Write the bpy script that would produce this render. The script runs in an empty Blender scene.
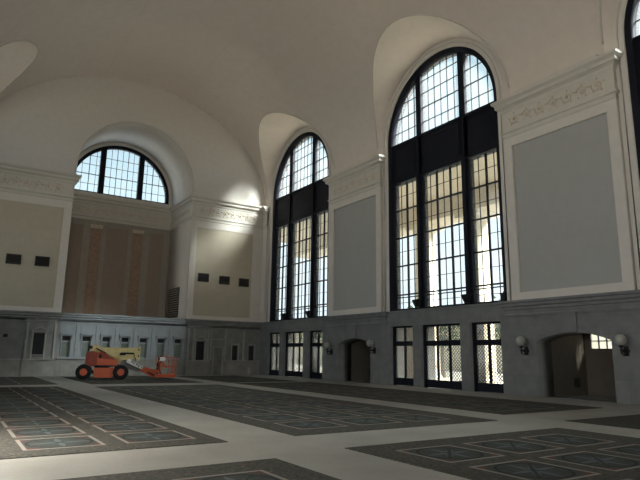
import bpy, bmesh, math, random
from mathutils import Vector, Matrix
random.seed(7)
GLOBE = 760
sc = bpy.context.scene
COL = sc.collection
PI = math.pi
# ------------------------------------------------------------------ materials
def new_mat(name):
    m = bpy.data.materials.new(name); m.use_nodes = True
    return m, m.node_tree.nodes, m.node_tree.links, m.node_tree.nodes['Principled BSDF']
def mat(name, col, rough=.7, metal=0, var=.06, scale=3., bump=0., bscale=60., spec=.3):
    m, N, L, P = new_mat(name)
    P.inputs['Roughness'].default_value = rough; P.inputs['Metallic'].default_value = metal
    P.inputs['Specular IOR Level'].default_value = spec
    g = N.new('ShaderNodeNewGeometry')
    n = N.new('ShaderNodeTexNoise'); n.inputs['Scale'].default_value = scale; n.inputs['Detail'].default_value = 5
    L.new(g.outputs['Position'], n.inputs['Vector'])
    r = N.new('ShaderNodeMapRange'); r.inputs['From Min'].default_value = .3; r.inputs['From Max'].default_value = .7
    r.inputs['To Min'].default_value = 1-var; r.inputs['To Max'].default_value = 1+var
    L.new(n.outputs['Fac'], r.inputs['Value'])
    mx = N.new('ShaderNodeVectorMath'); mx.operation = 'SCALE'; mx.inputs[0].default_value = col[:3]
    L.new(r.outputs['Result'], mx.inputs['Scale']); L.new(mx.outputs['Vector'], P.inputs['Base Color'])
    if bump:
        n2 = N.new('ShaderNodeTexNoise'); n2.inputs['Scale'].default_value = bscale; n2.inputs['Detail'].default_value = 3
        L.new(g.outputs['Position'], n2.inputs['Vector'])
        b = N.new('ShaderNodeBump'); b.inputs['Strength'].default_value = bump; b.inputs['Distance'].default_value = .02
        L.new(n2.outputs['Fac'], b.inputs['Height']); L.new(b.outputs['Normal'], P.inputs['Normal'])
    return m
def stone(name, col, bw=1.5, bh=.75, var=.12, rough=.75, mortar=.82, blot=.13):
    """ashlar blocks: brick texture over (along, z)"""
    m, N, L, P = new_mat(name)
    P.inputs['Roughness'].default_value = rough; P.inputs['Specular IOR Level'].default_value = .25
    g = N.new('ShaderNodeNewGeometry'); s = N.new('ShaderNodeSeparateXYZ'); L.new(g.outputs['Position'], s.inputs[0])
    a = N.new('ShaderNodeMath'); a.operation = 'ADD'; L.new(s.outputs['X'], a.inputs[0]); L.new(s.outputs['Y'], a.inputs[1])
    c = N.new('ShaderNodeCombineXYZ'); L.new(a.outputs[0], c.inputs['X']); L.new(s.outputs['Z'], c.inputs['Y'])
    b = N.new('ShaderNodeTexBrick'); b.inputs['Scale'].default_value = 1
    b.inputs['Brick Width'].default_value = bw; b.inputs['Row Height'].default_value = bh
    b.inputs['Mortar Size'].default_value = .012; b.inputs['Mortar Smooth'].default_value = .1
    b.inputs['Color1'].default_value = (*[v*(1+var*.5) for v in col], 1); b.inputs['Color2'].default_value = (*[v*(1-var*.5) for v in col], 1)
    b.inputs['Mortar'].default_value = (*[v*mortar for v in col], 1)
    L.new(c.outputs[0], b.inputs['Vector'])
    n = N.new('ShaderNodeTexNoise'); n.inputs['Scale'].default_value = 2.2; n.inputs['Detail'].default_value = 8
    L.new(g.outputs['Position'], n.inputs['Vector'])
    r = N.new('ShaderNodeMapRange'); r.inputs['From Min'].default_value = .3; r.inputs['From Max'].default_value = .7
    r.inputs['To Min'].default_value = 1-blot; r.inputs['To Max'].default_value = 1+blot; L.new(n.outputs['Fac'], r.inputs['Value'])
    mx = N.new('ShaderNodeVectorMath'); mx.operation = 'SCALE'
    L.new(b.outputs['Color'], mx.inputs[0]); L.new(r.outputs['Result'], mx.inputs['Scale']); L.new(mx.outputs[0], P.inputs['Base Color'])
    return m
M = {}
M['vault'] = stone('vault_plaster_tiles', (.68,.60,.54), .6, .6, .02, .85, .96, .025)
M['plaster'] = mat('wall_plaster', (.66,.61,.56), .8, var=.03, bump=.1)
M['trim'] = mat('trim_plaster', (.60,.56,.50), .75, var=.03)
M['relief'] = mat('relief_plaster', (.60,.50,.40), .75, var=.15, scale=5)
M['panel_grey'] = stone('grey_panel_tiles', (.40,.392,.375), .6, .6, .02, .85, .96, .02)
M['panel_cream'] = stone('cream_panel_tiles', (.48,.425,.335), .6, .6, .02, .85, .95, .03)
M['panel_taupe'] = stone('taupe_panel_tiles', (.32,.255,.21), .6, .6, .02, .85, .93, .03)
M['tan'] = mat('tan_plaster', (.34,.30,.255), .8)
M['russet'] = mat('russet_marble', (.33,.22,.165), .6, var=.15, scale=4)
M['stone'] = stone('grey_limestone', (.19,.19,.19), 1.7, .85, .08, .7, .85)
M['stone_b'] = stone('back_limestone', (.22,.22,.215), 1.4, .55, .08, .7, .88)
M['carved'] = mat('worn_carved_stone', (.31,.31,.30), .7, var=.1)
M['white_stone'] = mat('pale_painted_stone', (.275,.30,.32), .7, var=.08, scale=2)
M['base_stone'] = stone('base_course_stone', (.25,.245,.23), 1.3, 1.1, .15, .7, .8)
M['frame'] = mat('black_bronze_frame', (.010,.011,.018), .6, .0, var=.1, spec=.15)
M['dark'] = mat('dark_metal', (.02,.02,.022), .5, .3)
M['vent'] = mat('dark_vent', (.05,.045,.04), .6)
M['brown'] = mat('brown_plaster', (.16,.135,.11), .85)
M['blind'] = mat('green_grey_blind', (.17,.20,.18), .8)
M['black_glass'] = mat('dark_glass', (.03,.033,.036), .15, spec=.5)
M['orange'] = mat('orange_paint', (.50,.085,.025), .45, var=.12, scale=6, spec=.4)
M['red'] = mat('faded_red_paint', (.26,.045,.03), .5, var=.15, scale=6)
M['cream'] = mat('cream_paint', (.55,.46,.22), .5, var=.1, scale=6)
M['greyp'] = mat('grey_boom_paint', (.16,.16,.155), .5, .0)
M['rubber'] = mat('rubber', (.012,.012,.012), .85)
M['chrome'] = mat('chrome', (.5,.5,.5), .25, 1)
M['white'] = mat('white_paint', (.7,.7,.68), .4)
M['globe'] = mat('opal_glass', (.36,.35,.32), .35, spec=.4)
M['ext_col'] = mat('pale_limestone', (.72,.64,.50), .8)
M['ext_ceil'] = mat('tan_portico_plaster', (.62,.52,.38), .85)
M['plaza'] = mat('pale_concrete', (.42,.40,.375), .8)
M['forecourt'] = mat('warm_gravel', (.56,.48,.38), .9)
M['leaf'] = mat('tree_leaves', (.05,.09,.04), .8, var=.4, scale=4)
M['bark'] = mat('tree_bark', (.09,.07,.05), .9)
M['roof'] = mat('roof_metal', (.2,.2,.2), .8)
# floor
def floor_mat():
    m, N, L, P = new_mat('pale_terrazzo')
    g = N.new('ShaderNodeNewGeometry')
    n = N.new('ShaderNodeTexNoise'); n.inputs['Scale'].default_value = .8; n.inputs['Detail'].default_value = 9
    L.new(g.outputs['Position'], n.inputs['Vector'])
    v = N.new('ShaderNodeTexVoronoi'); v.inputs['Scale'].default_value = 28; L.new(g.outputs['Position'], v.inputs['Vector'])
    r = N.new('ShaderNodeValToRGB'); r.color_ramp.elements[0].position = .3; r.color_ramp.elements[0].color = (.25,.24,.22,1)
    r.color_ramp.elements[1].position = .7; r.color_ramp.elements[1].color = (.32,.31,.285,1)
    L.new(n.outputs['Fac'], r.inputs['Fac'])
    mx = N.new('ShaderNodeMixRGB'); mx.blend_type = 'MULTIPLY'; mx.inputs[0].default_value = .12
    L.new(r.outputs[0], mx.inputs[1]); L.new(v.outputs['Color'], mx.inputs[2]); L.new(mx.outputs[0], P.inputs['Base Color'])
    P.inputs['Roughness'].default_value = .6; P.inputs['Specular IOR Level'].default_value = .3
    return m
M['floor'] = floor_mat()
def rug_mat(x0, y0, pitch=1.65, size=1.3, x1=0, y1=0):
    """woven squares (pale border, red corners, ring, star) on a mottled ground; x0,y0 = corner of first square; outside [x0,x1]x[y0,y1] plain"""
    m, N, L, P = new_mat('patterned_carpet')
    g = N.new('ShaderNodeNewGeometry'); s = N.new('ShaderNodeSeparateXYZ'); L.new(g.outputs['Position'], s.inputs[0])
    def mth(op, a, b=None, c=None):
        n = N.new('ShaderNodeMath'); n.operation = op
        for i, v in enumerate((a, b, c)):
            if v is None: continue
            if isinstance(v, (int, float)): n.inputs[i].default_value = v
            else: L.new(v, n.inputs[i])
        return n.outputs[0]
    def cell(o, a0):
        t = mth('SUBTRACT', o, a0)
        f = mth('FLOORED_MODULO', t, pitch)
        return mth('DIVIDE', mth('SUBTRACT', f, size/2), size/2)          # -1..1 inside the square
    u = cell(s.outputs['X'], x0); w = cell(s.outputs['Y'], y0)
    au = mth('ABSOLUTE', u); aw = mth('ABSOLUTE', w)
    mxx = mth('MAXIMUM', au, aw)
    inside = mth('LESS_THAN', mxx, 1.0)
    field = mth('MULTIPLY', mth('MULTIPLY', mth('GREATER_THAN', s.outputs['X'], x0-.02), mth('LESS_THAN', s.outputs['X'], x1)),
                mth('MULTIPLY', mth('GREATER_THAN', s.outputs['Y'], y0-.02), mth('LESS_THAN', s.outputs['Y'], y1)))
    inside = mth('MULTIPLY', inside, field)
    border = mth('MULTIPLY', mth('GREATER_THAN', mxx, .90), inside)
    rad = mth('SQRT', mth('ADD', mth('MULTIPLY', u, u), mth('MULTIPLY', w, w)))
    ring = mth('MULTIPLY', mth('LESS_THAN', mth('ABSOLUTE', mth('SUBTRACT', rad, .82)), .035), inside)
    ang = mth('ARCTAN2', w, u)
    star = mth('MULTIPLY', mth('LESS_THAN', mth('ADD', rad, mth('MULTIPLY', mth('ABSOLUTE', mth('SINE', mth('MULTIPLY', ang, 4))), .55)), .78), inside)
    diag = mth('MULTIPLY', mth('LESS_THAN', mth('ABSOLUTE', mth('SUBTRACT', au, aw)), .07), mth('MULTIPLY', inside, mth('LESS_THAN', rad, .8)))
    corner = mth('MULTIPLY', mth('GREATER_THAN', mth('ADD', au, aw), 1.45), inside)
    nz = N.new('ShaderNodeTexNoise'); nz.inputs['Scale'].default_value = 13; nz.inputs['Detail'].default_value = 6; nz.inputs['Roughness'].default_value = .8
    L.new(g.outputs['Position'], nz.inputs['Vector'])
    cr = N.new('ShaderNodeValToRGB'); e = cr.color_ramp.elements
    e[0].position = .35; e[0].color = (.018,.020,.019,1); e[1].position = .72; e[1].color = (.26,.235,.19,1)
    x = e.new(.5); x.color = (.06,.062,.055,1); x = e.new(.58); x.color = (.075,.062,.052,1)
    L.new(nz.outputs['Fac'], cr.inputs['Fac'])
    cur = cr.outputs[0]
    def over(fac, col, cur, k=1):
        mm = N.new('ShaderNodeMixRGB'); L.new(mth('MULTIPLY', fac, k), mm.inputs[0]); L.new(cur, mm.inputs[1]); mm.inputs[2].default_value = (*col, 1)
        return mm.outputs[0]
    cur = over(inside, (.04,.045,.045), cur, .8)
    cur = over(star, (.085,.11,.12), cur, .85)
    cur = over(diag, (.02,.03,.025), cur, .9)
    cur = over(corner, (.12,.042,.035), cur, .6)
    cur = over(ring, (.015,.016,.016), cur, .9)
    cur = over(border, (.26,.245,.22), cur, .8)
    L.new(cur, P.inputs['Base Color']); P.inputs['Roughness'].default_value = .9; P.inputs['Specular IOR Level'].default_value = .15
    b = N.new('ShaderNodeBump'); b.inputs['Strength'].default_value = .3; b.inputs['Distance'].default_value = .01
    L.new(nz.outputs['Fac'], b.inputs['Height']); L.new(b.outputs['Normal'], P.inputs['Normal'])
    return m
def glass_mat(name, frost, tint):
    m, N, L, P = new_mat(name); N.remove(P); out = N['Material Output']
    t = N.new('ShaderNodeBsdfTransparent'); t.inputs[0].default_value = (*tint, 1)
    d = N.new('ShaderNodeBsdfTranslucent'); d.inputs[0].default_value = (*tint, 1)
    gl = N.new('ShaderNodeBsdfGlossy'); gl.inputs['Roughness'].default_value = .05
    a = N.new('ShaderNodeMixShader'); a.inputs[0].default_value = frost; L.new(t.outputs[0], a.inputs[1]); L.new(d.outputs[0], a.inputs[2])
    b = N.new('ShaderNodeMixShader'); b.inputs[0].default_value = .04; L.new(a.outputs[0], b.inputs[1]); L.new(gl.outputs[0], b.inputs[2])
    L.new(b.outputs[0], out.inputs[0])
    return m
M['glass'] = glass_mat('window_glass', .06, (.88,.94,.97))
M['clear'] = glass_mat('door_glass', .12, (.9,.93,.92))
# ------------------------------------------------------------------ mesh helpers
def link(name, bm, m, parent=None, smooth=False, kind=None, origin=None):
    me = bpy.data.meshes.new(name)
    if origin is not None:
        bmesh.ops.translate(bm, verts=bm.verts, vec=-Vector(origin))
    bmesh.ops.recalc_face_normals(bm, faces=bm.faces)
    bm.to_mesh(me); bm.free()
    me.materials.append(m if not isinstance(m, str) else M[m])
    if smooth:
        for p in me.polygons: p.use_smooth = True
    o = bpy.data.objects.new(name, me); COL.objects.link(o)
    if origin is not None: o.location = origin
    if parent: o.parent = parent
    if kind: o['kind'] = kind
    return o
def tag(o, label=None, cat=None, group=None, kind=None):
    if label: o['label'] = label
    if cat: o['category'] = cat
    if group: o['group'] = group
    if kind: o['kind'] = kind
    return o
def empty(name, loc, rz=0, **k):
    o = bpy.data.objects.new(name, None); COL.objects.link(o); o.location = loc; o.rotation_euler = (0, 0, rz)
    o.empty_display_size = .3
    return tag(o, **k)
def copy_tree(o, parent=None):
    c = o.copy(); COL.objects.link(c)
    if parent: c.parent = parent
    for ch in list(o.children): copy_tree(ch, c)
    return c
def B(): return bmesh.new()
def box(bm, x0, x1, y0, y1, z0, z1):
    r = bmesh.ops.create_cube(bm, size=1)
    for v in r['verts']:
        v.co = Vector((x0+(v.co.x+.5)*(x1-x0), y0+(v.co.y+.5)*(y1-y0), z0+(v.co.z+.5)*(z1-z0)))
    return r['verts']
def cyl(bm, p0, p1, r, r2=None, n=16, cap=True):
    p0, p1 = Vector(p0), Vector(p1); d = p1-p0
    q = d.to_track_quat('Z', 'Y').to_matrix().to_4x4()
    bmesh.ops.create_cone(bm, cap_ends=cap, segments=n, radius1=r, radius2=r if r2 is None else r2, depth=d.length,
                          matrix=Matrix.Translation((p0+p1)/2) @ q)
def beam(bm, p0, p1, w, h, up=(0, 1, 0)):
    """rectangular bar p0->p1; w along `up`, h across"""
    p0, p1, up = Vector(p0), Vector(p1), Vector(up).normalized(); d = (p1-p0).normalized(); s = d.cross(up).normalized(); up = s.cross(d)
    vs = []
    for p in (p0, p1):
        for a, b in ((-1,-1),(1,-1),(1,1),(-1,1)): vs.append(bm.verts.new(p+up*a*w/2+s*b*h/2))
    for f in ((0,1,2,3),(7,6,5,4),(0,4,5,1),(1,5,6,2),(2,6,7,3),(3,7,4,0)): bm.faces.new([vs[i] for i in f])
def tube(bm, pts, r, n=8, closed=False):
    pts = [Vector(p) for p in pts]; rings = []
    N_ = len(pts)
    for i, p in enumerate(pts):
        a = pts[(i-1) % N_] if (closed or i > 0) else p; b = pts[(i+1) % N_] if (closed or i < N_-1) else p
        q = (b-a).to_track_quat('Z', 'Y')
        rings.append([bm.verts.new(p+q @ Vector((r*math.cos(2*PI*k/n), r*math.sin(2*PI*k/n), 0))) for k in range(n)])
    for i in range(N_ if closed else N_-1):
        A, Bq = rings[i], rings[(i+1) % N_]
        for k in range(n): bm.faces.new((A[k], A[(k+1) % n], Bq[(k+1) % n], Bq[k]))
    if not closed: bm.faces.new(rings[0][::-1]); bm.faces.new(rings[-1])
def sweep(bm, path, prof, closed=False):
    """prof: list of (out, z); path: plan polyline, 'out' is to its left-hand side"""
    n = len(path); P = [Vector((p[0], p[1])) for p in path]; rings = []
    for i in range(n):
        d0 = (P[i]-P[i-1]).normalized() if (i > 0 or closed) else None
        d1 = (P[(i+1) % n]-P[i]).normalized() if (i < n-1 or closed) else None
        if d0 is None: d0 = d1
        if d1 is None: d1 = d0
        n0 = Vector((-d0.y, d0.x)); n1 = Vector((-d1.y, d1.x)); mt = (n0+n1)
        mt = mt.normalized()/max(.3, mt.normalized().dot(n0))
        rings.append([bm.verts.new((P[i].x+mt.x*o, P[i].y+mt.y*o, z)) for o, z in prof])
    for i in range(n if closed else n-1):
        A, C_ = rings[i], rings[(i+1) % n]
        for k in range(len(prof)-1): bm.faces.new((A[k], C_[k], C_[k+1], A[k+1]))
    if not closed:
        bm.faces.new(rings[0]); bm.faces.new(rings[-1][::-1])
def plate(loops, d0, d1, axes):
    """2-D loops (outer + holes) extruded from d0 to d1. axes: function (a, b, d) -> xyz. returns bmesh"""
    cu = bpy.data.curves.new('c', 'CURVE'); cu.dimensions = '2D'; cu.fill_mode = 'BOTH'; cu.extrude = abs(d1-d0)/2
    for lp in loops:
        s = cu.splines.new('POLY'); s.points.add(len(lp)-1); s.use_cyclic_u = True
        for p, (a, b) in zip(s.points, lp): p.co = (a, b, 0, 1)
    o = bpy.data.objects.new('c', cu); COL.objects.link(o)
    dg = bpy.context.evaluated_depsgraph_get(); me = bpy.data.meshes.new_from_object(o.evaluated_get(dg))
    bm = bmesh.new(); bm.from_mesh(me); bpy.data.objects.remove(o); bpy.data.curves.remove(cu); bpy.data.meshes.remove(me)
    mid = (d0+d1)/2
    for v in bm.verts: v.co = Vector(axes(v.co.x, v.co.y, mid+v.co.z))
    bmesh.ops.remove_doubles(bm, verts=bm.verts, dist=1e-4)
    return bm
def merge(bm, other):
    me = bpy.data.meshes.new('t'); other.to_mesh(me); other.free(); bm.from_mesh(me); bpy.data.meshes.remove(me)
RW = lambda a, b, d: (d, a, b)          # plane facing X: a=Y, b=Z, d=X
BW = lambda a, b, d: (a, d, b)          # plane facing Y
def rect(a0, a1, b0, b1): return [(a0, b0), (a1, b0), (a1, b1), (a0, b1)]
def arch(c, hw, z0, zc, r=None, n=40):
    """opening: bottom z0, semicircle centre zc radius hw"""
    return [(c-hw, z0), (c+hw, z0)]+[(c+hw*math.cos(t*PI/n), zc+hw*math.sin(t*PI/n)) for t in range(n+1)]
def segarch(c, hw, z0, zs, rise, n=16):
    R = (hw*hw+rise*rise)/(2*rise); a0 = math.asin(hw/R)
    return [(c-hw, z0), (c+hw, z0)]+[(c+R*math.sin(a0-2*a0*t/n), zs+rise-R+R*math.cos(a0-2*a0*t/n)) for t in range(n+1)]
# ------------------------------------------------------------------ plan
WX = 21.8; CX = -10.9; RISE = 8.3; ZS = 13.6; LEN = 54.8; PITCH = 14.7
BAYS = [-5.35-PITCH*k for k in range(4)]; HW = 4.2; AZ = 14.35; LZ = 4.1
PIERS = [BAYS[0]-PITCH*(k+.5) for k in range(3)]
HALL = Matrix.Translation((CX, -LEN/2, 0)) @ Matrix.Rotation(PI, 4, 'Z') @ Matrix.Translation((-CX, LEN/2, 0))
mirror_list = []          # settings that are repeated on the opposite side of the hall
def both(o): mirror_list.append(o); return o
# ---------------- floor
bm = B(); box(bm, -WX-1, 4.2, -LEN-6, 6, -.4, 0); link('floor', bm, 'floor', kind='structure')
# ---------------- right wall
R_loops = [rect(-LEN-1, 1, LZ-.02, 20)]+[arch(c, HW, LZ+.02, AZ) for c in BAYS]
bm = plate(R_loops, 0, .9, RW)
# pilaster pads with recessed panel
for c in PIERS:
    hw = PITCH/2-HW-.42
    fr = plate([rect(c-hw, c+hw, LZ, 13.2), rect(c-hw+.42, c+hw-.42, 4.45, 11.35)], -.2, .02, RW); merge(bm, fr)
for y0, y1 in ((-.75, 0), (-LEN, -LEN+.75)): box(bm, -.2, .02, y0, y1, LZ, 13.2)
wall_right = both(link('wall_right', bm, 'plaster', kind='structure'))
for c in PIERS:
    hw = PITCH/2-HW-.42-.42
    b2 = B(); box(b2, -.06, .01, c-hw, c+hw, 4.45, 11.35)
    both(link('panel', b2, 'panel_grey', wall_right))
# lower stone stage
loops = [rect(-LEN-1, -.15, 0, LZ)]
DOORS = [(2.935, .935), (0, 1.4), (-2.935, .935)]
for c in BAYS:
    for dy, w in DOORS: loops.append(rect(c+dy-w, c+dy+w, -.0001+.0002, 3.25))
for c in PIERS: loops.append(segarch(c, 1.65, .0001, 2.3, .34))
bm = plate(loops, -.15, .9, RW)
low = both(link('stone_dado', bm, 'stone', wall_right))
# ledge mouldings and shallow panels on the piers
ledge = [(0, 3.42), (.03, 3.42), (.03, 3.5), (0, 3.52), (0, 3.68), (.06, 3.7), (.06, 3.8), (.14, 3.86), (.14, 3.96), (.2, 4.0), (.2, 4.1), (-.1, 4.1)]
bm = B()
trimn = [0]
def trim(bm, m, smooth=False, mirror=True):
    trimn[0] += 1
    o = link('trim_%d' % trimn[0], bm, m, kind='structure', smooth=smooth)
    if mirror: both(o)
    return o
for c in PIERS:
    h = PITCH/2-HW+.02
    bm = B(); sweep(bm, [(-.14, c-h), (-.19, c-h), (-.19, c+h), (-.14, c+h)], ledge)
    for s in (-1, 1):       # two flat panels beside the key
        y0, y1 = (c+.5, c+h-.45) if s > 0 else (c-h+.45, c-.5)
        sweep(bm, [(-.14, y0), (-.14, y1)], [(0, 3.25), (.045, 3.25), (.045, 3.32), (0, 3.32)])
    box(bm, -.24, -.1, c-.32, c+.32, 2.66, 3.44)
    trim(bm, 'stone')
for c in BAYS:
    bm = B(); sweep(bm, [(-.14, c-HW), (-.14, c+HW)], [(0, 3.98), (.05, 4.0), (.05, 4.1), (-.5, 4.1)]); trim(bm, 'stone')
# cornices
corn = [(-.02, 11.75), (.03, 11.8), (.03, 11.98), (.1, 12.03), (.1, 12.12), (.015, 12.16), (.015, 13.02), (.06, 13.1), (.06, 13.2), (.2, 13.3), (.24, 13.3), (.24, 13.44), (.36, 13.55), (.36, 13.66), (-.3, 13.66)]
def scrolls(bm, length, put, z0=12.25, z1=12.95):
    """acanthus-like running scroll relief; put(a, z, out) -> xyz"""
    n = max(1, int(length/.62)); st = length/n; zc = (z0+z1)/2
    for i in range(n):
        a = -length/2+st*(i+.5); sg = 1 if i % 2 else -1
        pts = []
        for k in range(22):
            t = k/21*2.4*PI; r = .25*(1-k/26)
            pts.append(put(a+r*math.cos(t)*1.0, zc+sg*r*math.sin(t), .015))
        tube(bm, pts, .026, 5)
        for k in range(5):
            t = k*2*PI/5+.3
            p = put(a+.29*math.cos(t), zc+.29*math.sin(t), .01)
            bmesh.ops.create_uvsphere(bm, u_segments=6, v_segments=4, radius=.045, matrix=Matrix.Translation(p))
        bmesh.ops.create_uvsphere(bm, u_segments=6, v_segments=4, radius=.07, matrix=Matrix.Translation(put(a, zc, .02)))
for c in PIERS:
    h = PITCH/2-HW-.42
    bm = B(); sweep(bm, [(0, c-h), (-.2, c-h), (-.2, c+h), (0, c+h)], corn)
    box(bm, -.32, .02, c-h+.55, c+h-.75, 13.66, 13.9)
    t = trim(bm, 'trim')
    bm = B(); scrolls(bm, 2*h-.7, lambda a, z, o, c=c: (-.215-o, c+a, z)); both(link('frieze_relief', bm, 'relief', t, True))
# arch surround roll around each window
for c in BAYS:
    bm = B()
    ring = [(-.02, c+4.42*math.cos(a), AZ+4.42*math.sin(a)) for a in [i*PI/48 for i in range(49)]]
    ring = [(-.02, c+4.42, LZ)]+ring+[(-.02, c-4.42, LZ)]
    tube(bm, ring, .035, 6)
    trim(bm, 'trim', True)
# alcove rooms behind the pier arches
for k, c in enumerate(PIERS):
    bm = B()
    box(bm, .9, 3.6, c+1.65, c+1.85, 0, 3.3); box(bm, .9, 3.6, c-1.85, c-1.65, 0, 3.3); box(bm, .9, 3.6, c-1.85, c+1.85, 3.0, 3.3)
    hole = [rect(c+.25, c+1.4, 2.02, 2.78)] if k > 0 else []
    merge(bm, plate([rect(c-1.65, c+1.65, 0, 3.0)]+hole, 3.4, 3.6, RW))
    o = tag(link('wall_alcove', bm, 'brown', origin=(2.2, c, 0)), kind='structure'); both(o)
    if hole:
        w = empty('window_%d' % (30+k), (3.5, c+.82, 2.02), kind='structure'); both(w)
        b2 = B()
        for a in (-.575, -.19, .19, .575): box(b2, -.04, .04, a-.02, a+.02, 0, .76)
        for z in (.02, .38, .74): box(b2, -.04, .04, -.575, .575, z-.02, z+.02)
        link('window_frame', b2, 'frame', w)
        b2 = B(); box(b2, -.01, .01, -.57, .57, .0, .76); link('window_pane', b2, 'clear', w)
    v = empty('wall_vent', (2.55, c+1.65, .35), label='small square vent low in the alcove side wall behind the %s arch' % ('near', 'near', 'hidden')[k], cat='vent')
    if k == 0: v['label'] = 'small vent low inside the far arched alcove between the two window bays'
    if k == 1: v['label'] = 'small square vent low inside the near arched alcove right of the big window'
    if k < 2:
        b2 = B(); box(b2, -.2, .2, -.04, 0, 0, .4); link('vent_frame', b2, 'vent', v)
        b2 = B()
        for i in range(6): box(b2, -.16, .16, -.055, -.035, .05+i*.055, .075+i*.055)
        link('louver', b2, 'dark', v)
    else: bpy.data.objects.remove(v)
    m_ = B(); box(m_, 1.2, 1.26, c-.03, c+.03, 2.94, 3.0)
    both(tag(link('trim_%d' % (60+k), m_, 'white'), kind='structure'))
# ---------------- vault
def zx(z): return 0 if z <= ZS else -(-CX)*(1-math.sqrt(max(0, 1-((z-ZS)/RISE)**2)))
GR = 5.0
ys = []
for c in BAYS:
    ys += [(c+GR+1e-3, ZS)]
    for i in range(0, 49):
        a = i*PI/48; y = c+GR*math.cos(a); ys.append((y, AZ+GR*math.sin(a)))
    ys += [(c-GR-1e-3, ZS)]
    for j in range(1, 8): ys.append((c-GR-(PITCH-2*GR)*j/8, ZS))
ys = [(0.02, ZS)]+[p for p in ys if p[0] > -LEN]+[(-LEN-.02, ZS)]
bm = B(); prev = None; NP = 72
for y, z in ys:
    p0 = math.asin((z-ZS)/RISE)
    row = [bm.verts.new((CX-CX*math.cos(p0+(PI-2*p0)*k/NP), y, ZS+RISE*math.sin(p0+(PI-2*p0)*k/NP))) for k in range(NP+1)]
    if prev:
        for k in range(NP): bm.faces.new((prev[k], prev[k+1], row[k+1], row[k]))
    prev = row
ceil = link('ceiling', bm, 'vault', smooth=True, kind='structure')
for side in (0, 1):
    for c in BAYS:
        bm = B(); prev = None
        prof = [(c+4.6, c+GR, ZS), (c+4.6, c+GR, 14.0)]+[None]*49+[(c-4.6, c-GR, 14.0), (c-4.6, c-GR, ZS)]
        for i, p in enumerate(prof):
            if p: y0, y1, za, zb = p[0], p[1], p[2], p[2]
            else:
                a = (i-2)*PI/48; y0, y1 = c+4.6*math.cos(a), c+GR*math.cos(a); za, zb = AZ+4.6*math.sin(a), AZ+GR*math.sin(a)
            xv = zx(zb); row = []
            for k in range(7):
                t = k/6; zz = za+(zb-za)*t
                row.append(bm.verts.new((xv*t, y0+(y1-y0)*(t**1.4), zz)))
            if prev:
                for k in range(6): bm.faces.new((prev[k], prev[k+1], row[k+1], row[k]))
            prev = row
        # rolled edge along the groin
        g = [(zx(AZ+GR*math.sin(i*PI/40))-.02, c+GR*math.cos(i*PI/40), AZ+GR*math.sin(i*PI/40)) for i in range(41)]
        if side:
            for v in bm.verts: v.co = Vector((-WX-v.co.x, v.co.y, v.co.z))
            g = [(-WX-x, y, z) for x, y, z in g]
        link('window_vault', bm, 'vault', ceil, True)
        b2 = B(); tube(b2, g, .045, 6); link('groin_moulding', b2, 'trim', ceil, True)
# ---------------- back wall (with deep recess)
RC = -10.735; RHW = 4.315
bm = plate([rect(-WX-1, .9, LZ-.02, 23), arch(RC, RHW, LZ, AZ)], 0, 5, BW)
merge(bm, plate([rect(-WX-1, .9, 0, 23), arch(RC, 4.03, 14.02, AZ)], 5.0, 5.5, BW))
for x0, x1 in ((RC+RHW, -.2), (-WX+.2, RC-RHW)):
    merge(bm, plate([rect(x0, x1, LZ, 13.2), rect(x0+.5, x1-.9 if x0 > -10 else x1-.5, 4.4, 11.25)] if x0 > -10 else
                    [rect(x0, x1, LZ, 13.2), rect(x0+.9, x1-.5, 4.4, 11.25)], -.1, .02, BW))
wall_back = both(link('wall_back', bm, 'plaster', kind='structure'))
for x0, x1 in ((RC+RHW+.5, -.2-.9), (-WX+.2+.9, RC-RHW-.5)):
    b2 = B(); box(b2, x0, x1, -.04, .01, 4.4, 11.25); both(link('panel', b2, 'panel_cream', wall_back))
# recess back wall panelling
b2 = B()
xs = [RC-RHW, RC-3.75, RC-2.6, RC-2.05, RC-1.2, RC-.85, RC+.85, RC+1.2, RC+2.05, RC+2.6, RC+3.75, RC+RHW]
holes = [rect(xs[1], xs[2], LZ-.001, 11.3), rect(xs[3], xs[4], LZ-.001, 11.3), rect(xs[5], xs[6], LZ-.001, 11.3), rect(xs[7], xs[8], LZ-.001, 11.3), rect(xs[9], xs[10], LZ-.001, 11.3)]
holes = [[(a, max(b, 4.3)) for a, b in h] for h in holes]
both(link('recess_panelling', plate([rect(xs[0], xs[-1], LZ, 13.2)]+holes, 4.9, 5.02, BW), 'tan', wall_back))
b2 = B()
for i in (1, 5, 9): box(b2, xs[i], xs[i+1], 4.96, 5.0, 4.3, 11.3)
both(link('taupe_panel', b2, 'panel_taupe', wall_back))
for i in (3, 7):
    b2 = B(); box(b2, xs[i], xs[i+1], 4.94, 5.0, 4.3, 11.3); both(link('russet_pilaster', b2, 'russet', wall_back))
    b2 = B(); box(b2, xs[i]-.05, xs[i+1]+.05, 4.8, 4.95, 11.3, 11.42); box(b2, xs[i]-.02, xs[i+1]+.02, 4.84, 4.95, 11.15, 11.3)
    both(link('pilaster_cap', b2, 'relief', wall_back))
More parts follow.
